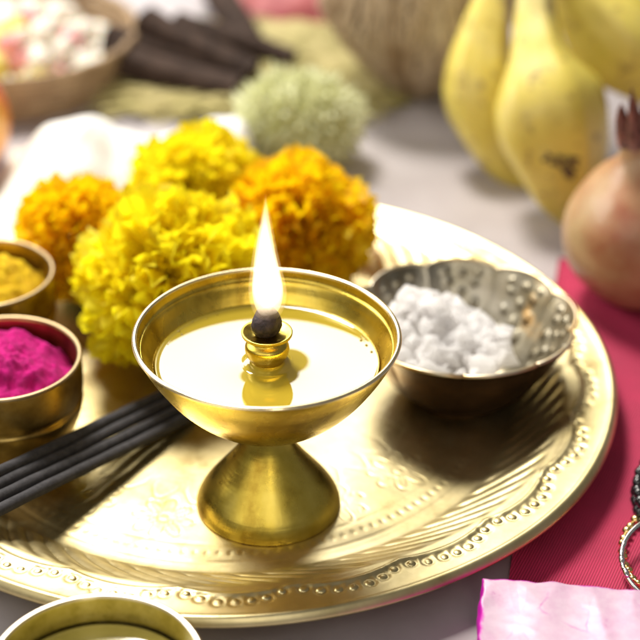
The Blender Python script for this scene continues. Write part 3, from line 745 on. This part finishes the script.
# ------------------------------------------------------------------ apple
ar = thing('apple', 'red and yellow apple cut by the left edge of the picture', 'apple', (-13.95, 62.6, 0))
V, F = lathe(spline([(.03, .30), (.5, .08), (1.2, .12), (1.85, 1.0), (2.05, 2.1), (1.75, 3.1), (1.0, 3.55), (.4, 3.4), (.03, 3.1)], 50), 64); obj('skin', mesh('skin', V, F), APPLE, ar)
V, F = tube([(0, 0, 3.0), (.05, 0, 3.6), (.2, 0, 4.1)], [.08, .07, .09], 8); obj('stalk', mesh('stalk', V, F), BARK, ar)

# ------------------------------------------------------------------ basket with sweets, top left
BK = (-13.4, 71.6)
bk = thing('cane_basket', 'shallow round cane basket of sweets in the top left corner', 'basket', (*BK, 0))
for j in range(7):
    z = .18+j*.30; r = 4.9+.09*j
    ring = [(r*math.cos(t)+.05*math.cos(24*t)*math.cos(t)*(1 if j % 2 else -1), r*math.sin(t)+.05*math.cos(24*t)*math.sin(t)*(1 if j % 2 else -1), z) for t in np.linspace(0, 2*PI, 160)]
    V, F = tube(ring, [.17]*160, 8, cap=False); obj('cane_ring', mesh('cane_ring', V, F), CANE, bk)
V, F = lathe([(.01, .02), (4.8, .02), (4.9, .12), (4.8, .16), (.01, .16)], 64); obj('basket_floor', mesh('basket_floor', V, F), CANE, bk)
sv, sf = ico(3)
def ball(k): return mesh('sweet', sv*(1+noisev(sv, 1.2, .18, k))[:, None], sf)
smesh = {}
for mname, mt in (('milk', MILK), ('pink', PINKS), ('yellow', YELS)):
    me = ball(len(smesh)); me.materials.append(mt); smesh[mname] = me
sl = {'milk': 'creamy white round sweet heaped in the cane basket', 'pink': 'pink round sweet among white ones in the cane basket', 'yellow': 'yellow round sweet among white ones in the cane basket'}
r = random.Random(5); spots_ = []
layout = []
for zz, R_, cnt in ((1.0, 4.3, 75), (1.7, 3.4, 45), (2.3, 2.4, 20)):
    tries = 0; lay = []
    while len(lay) < cnt and tries < 3000:
        tries += 1; a = r.random()*2*PI; q = R_*math.sqrt(r.random()); x, y = q*math.cos(a), q*math.sin(a)
        if all(math.hypot(x-p[0], y-p[1]) > .82 for p in lay): lay.append((x, y, zz))
    layout += lay
for (x, y, z) in layout:
    kk = r.choices(['milk', 'pink', 'yellow'], [.74, .13, .13])[0]; s = r.uniform(.42, .62)
    o = obj('round_sweet', smesh[kk], None, None, (BK[0]+x, BK[1]+y, z), (r.random()*6, r.random()*6, 0), (s, s, s*.85)); tag(o, sl[kk], 'sweet', kk+' coloured sweets in the basket')

# ------------------------------------------------------------------ foil packet
def packet():
    A = at(483, 577, 1.35); B = at(652, 591, 1.35); D = at(462, 660, 1.35)
    ax = np.array((B-A)[:2]); ax /= np.linalg.norm(ax); ay = np.array([ax[1], -ax[0]])
    Wd, Ln, Hh, cr_ = 6.2, 4.8, 1.2, .16
    nu, nv = 150, 120; V = []; E = []
    # rounded box as a deformed grid over the top and sides
    us = np.linspace(-1, 1, nu); vs_ = np.linspace(-1, 1, nv)
    for a in us:
        for b in vs_:
            x = np.clip(a*1.22, -1, 1); y = np.clip(b*1.3, -1, 1)
            dx = max(0, abs(a)*1.22-1)/.22; dy = max(0, abs(b)*1.3-1)/.30; dd = max(dx, dy)
            z = Hh*(1-dd)
            X = (x+1)/2*Wd; Y = (y+1)/2*Ln
            X += (.05*math.sin(dd*PI))*np.sign(a)*(dx > 0); Y += .05*math.sin(dd*PI)*np.sign(b)*(dy > 0)
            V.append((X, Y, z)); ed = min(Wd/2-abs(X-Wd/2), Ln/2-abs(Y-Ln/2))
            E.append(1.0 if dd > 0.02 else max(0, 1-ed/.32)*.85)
    V = np.array(V)
    nz = noisev(V*np.array([1, 1, 1.5]), .45, .07, 3)-np.abs(noisev(V*np.array([1, .45, 1]), .9, .10, 8))-np.abs(noisev(V*np.array([.5, 1.3, 1]), 1.4, .05, 18))+.03
    ins = np.array([1.0 if e < .9 else .6 for e in E])
    V[:, 2] += nz*np.where(V[:, 2] > .1, 1, 0)*ins
    V[:, 0] += noisev(V, 2.5, .07, 11)*(np.array(E) > .5); V[:, 1] += noisev(V, 2.5, .07, 13)*(np.array(E) > .5)
    W = np.zeros_like(V); W[:, 0] = V[:, 0]*ax[0]+V[:, 1]*ay[0]; W[:, 1] = V[:, 0]*ax[1]+V[:, 1]*ay[1]; W[:, 2] = V[:, 2]
    me = mesh('foil_packet', W, grid_faces(nu, nv)[:, ::-1])
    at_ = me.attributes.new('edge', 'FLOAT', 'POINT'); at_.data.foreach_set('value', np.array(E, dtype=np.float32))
    o = obj('foil_packet', me, FOIL, None, (A.x, A.y, .14)); tag(o, 'crumpled magenta foil packet with sheen painted pale pink on top, at the bottom right corner', 'packet')
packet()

# ------------------------------------------------------------------ jewellery at the right edge
def bead_ring(name, label, cat, c, r, br, nb, mat, z, part, squash=1, tilt=(0, 0, 0)):
    root = thing(name, label, cat, (c[0], c[1], z), tilt)
    iv, if_ = ico(2); me = mesh(part, iv*br, if_); me.materials.append(mat)
    for k in range(nb):
        a = 2*PI*k/nb; obj(part, me, None, root, (r*math.cos(a), r*math.sin(a), (k % 2)*br*.5), (a, a, 0), (1, 1, squash))
    th = np.linspace(0, 2*PI, 90); V, F = tube([(r*math.cos(t), r*math.sin(t), br*.2) for t in th], [br*.45]*90, 8, cap=False)
    obj('cord', mesh('cord', V, F), mat, root); return root
pb = at(637, 500, .5)
bead_ring('bead_bracelet', 'bracelet of black beads at the right edge above the bangle', 'bracelet', (pb.x+3.0, pb.y), 3.0, .16, 74, BLACKB, .32, 'bead')
bead_ring('bead_bracelet', 'bracelet of black beads stacked on another at the right edge', 'bracelet', (pb.x+3.02, pb.y+.05), 2.98, .16, 74, BLACKB, .62, 'bead')
pg = at(624, 552, .5)
bead_ring('gold_bangle', 'gold beaded bangle lying on the magenta cloth under a silver ring', 'bangle', (pg.x+2.7, pg.y), 2.7, .13, 58, GOLD, .28, 'gold_bead', .8)
sb = thing('silver_bangle', 'thin silver wire bangle resting on the gold beaded one', 'bangle', (pg.x+2.6, pg.y-.6, .62), (.10, 0, 0))
th = np.linspace(0, 2*PI, 120)
V, F = tube([(2.75*math.cos(t), 2.2*math.sin(t), .05*math.sin(3*t)) for t in th], [.07]*120, 10, cap=False); obj('wire', mesh('wire', V, F), SILVER, sb)
for t in (PI*.99, PI*1.06, PI*.90):
    iv, if_ = ico(2); iv = iv*np.array([.09, .2, .09]); obj('knot', mesh('knot', iv, if_), SILVER, sb, (2.75*math.cos(t), 2.2*math.sin(t), .03), (0, 0, t-PI))
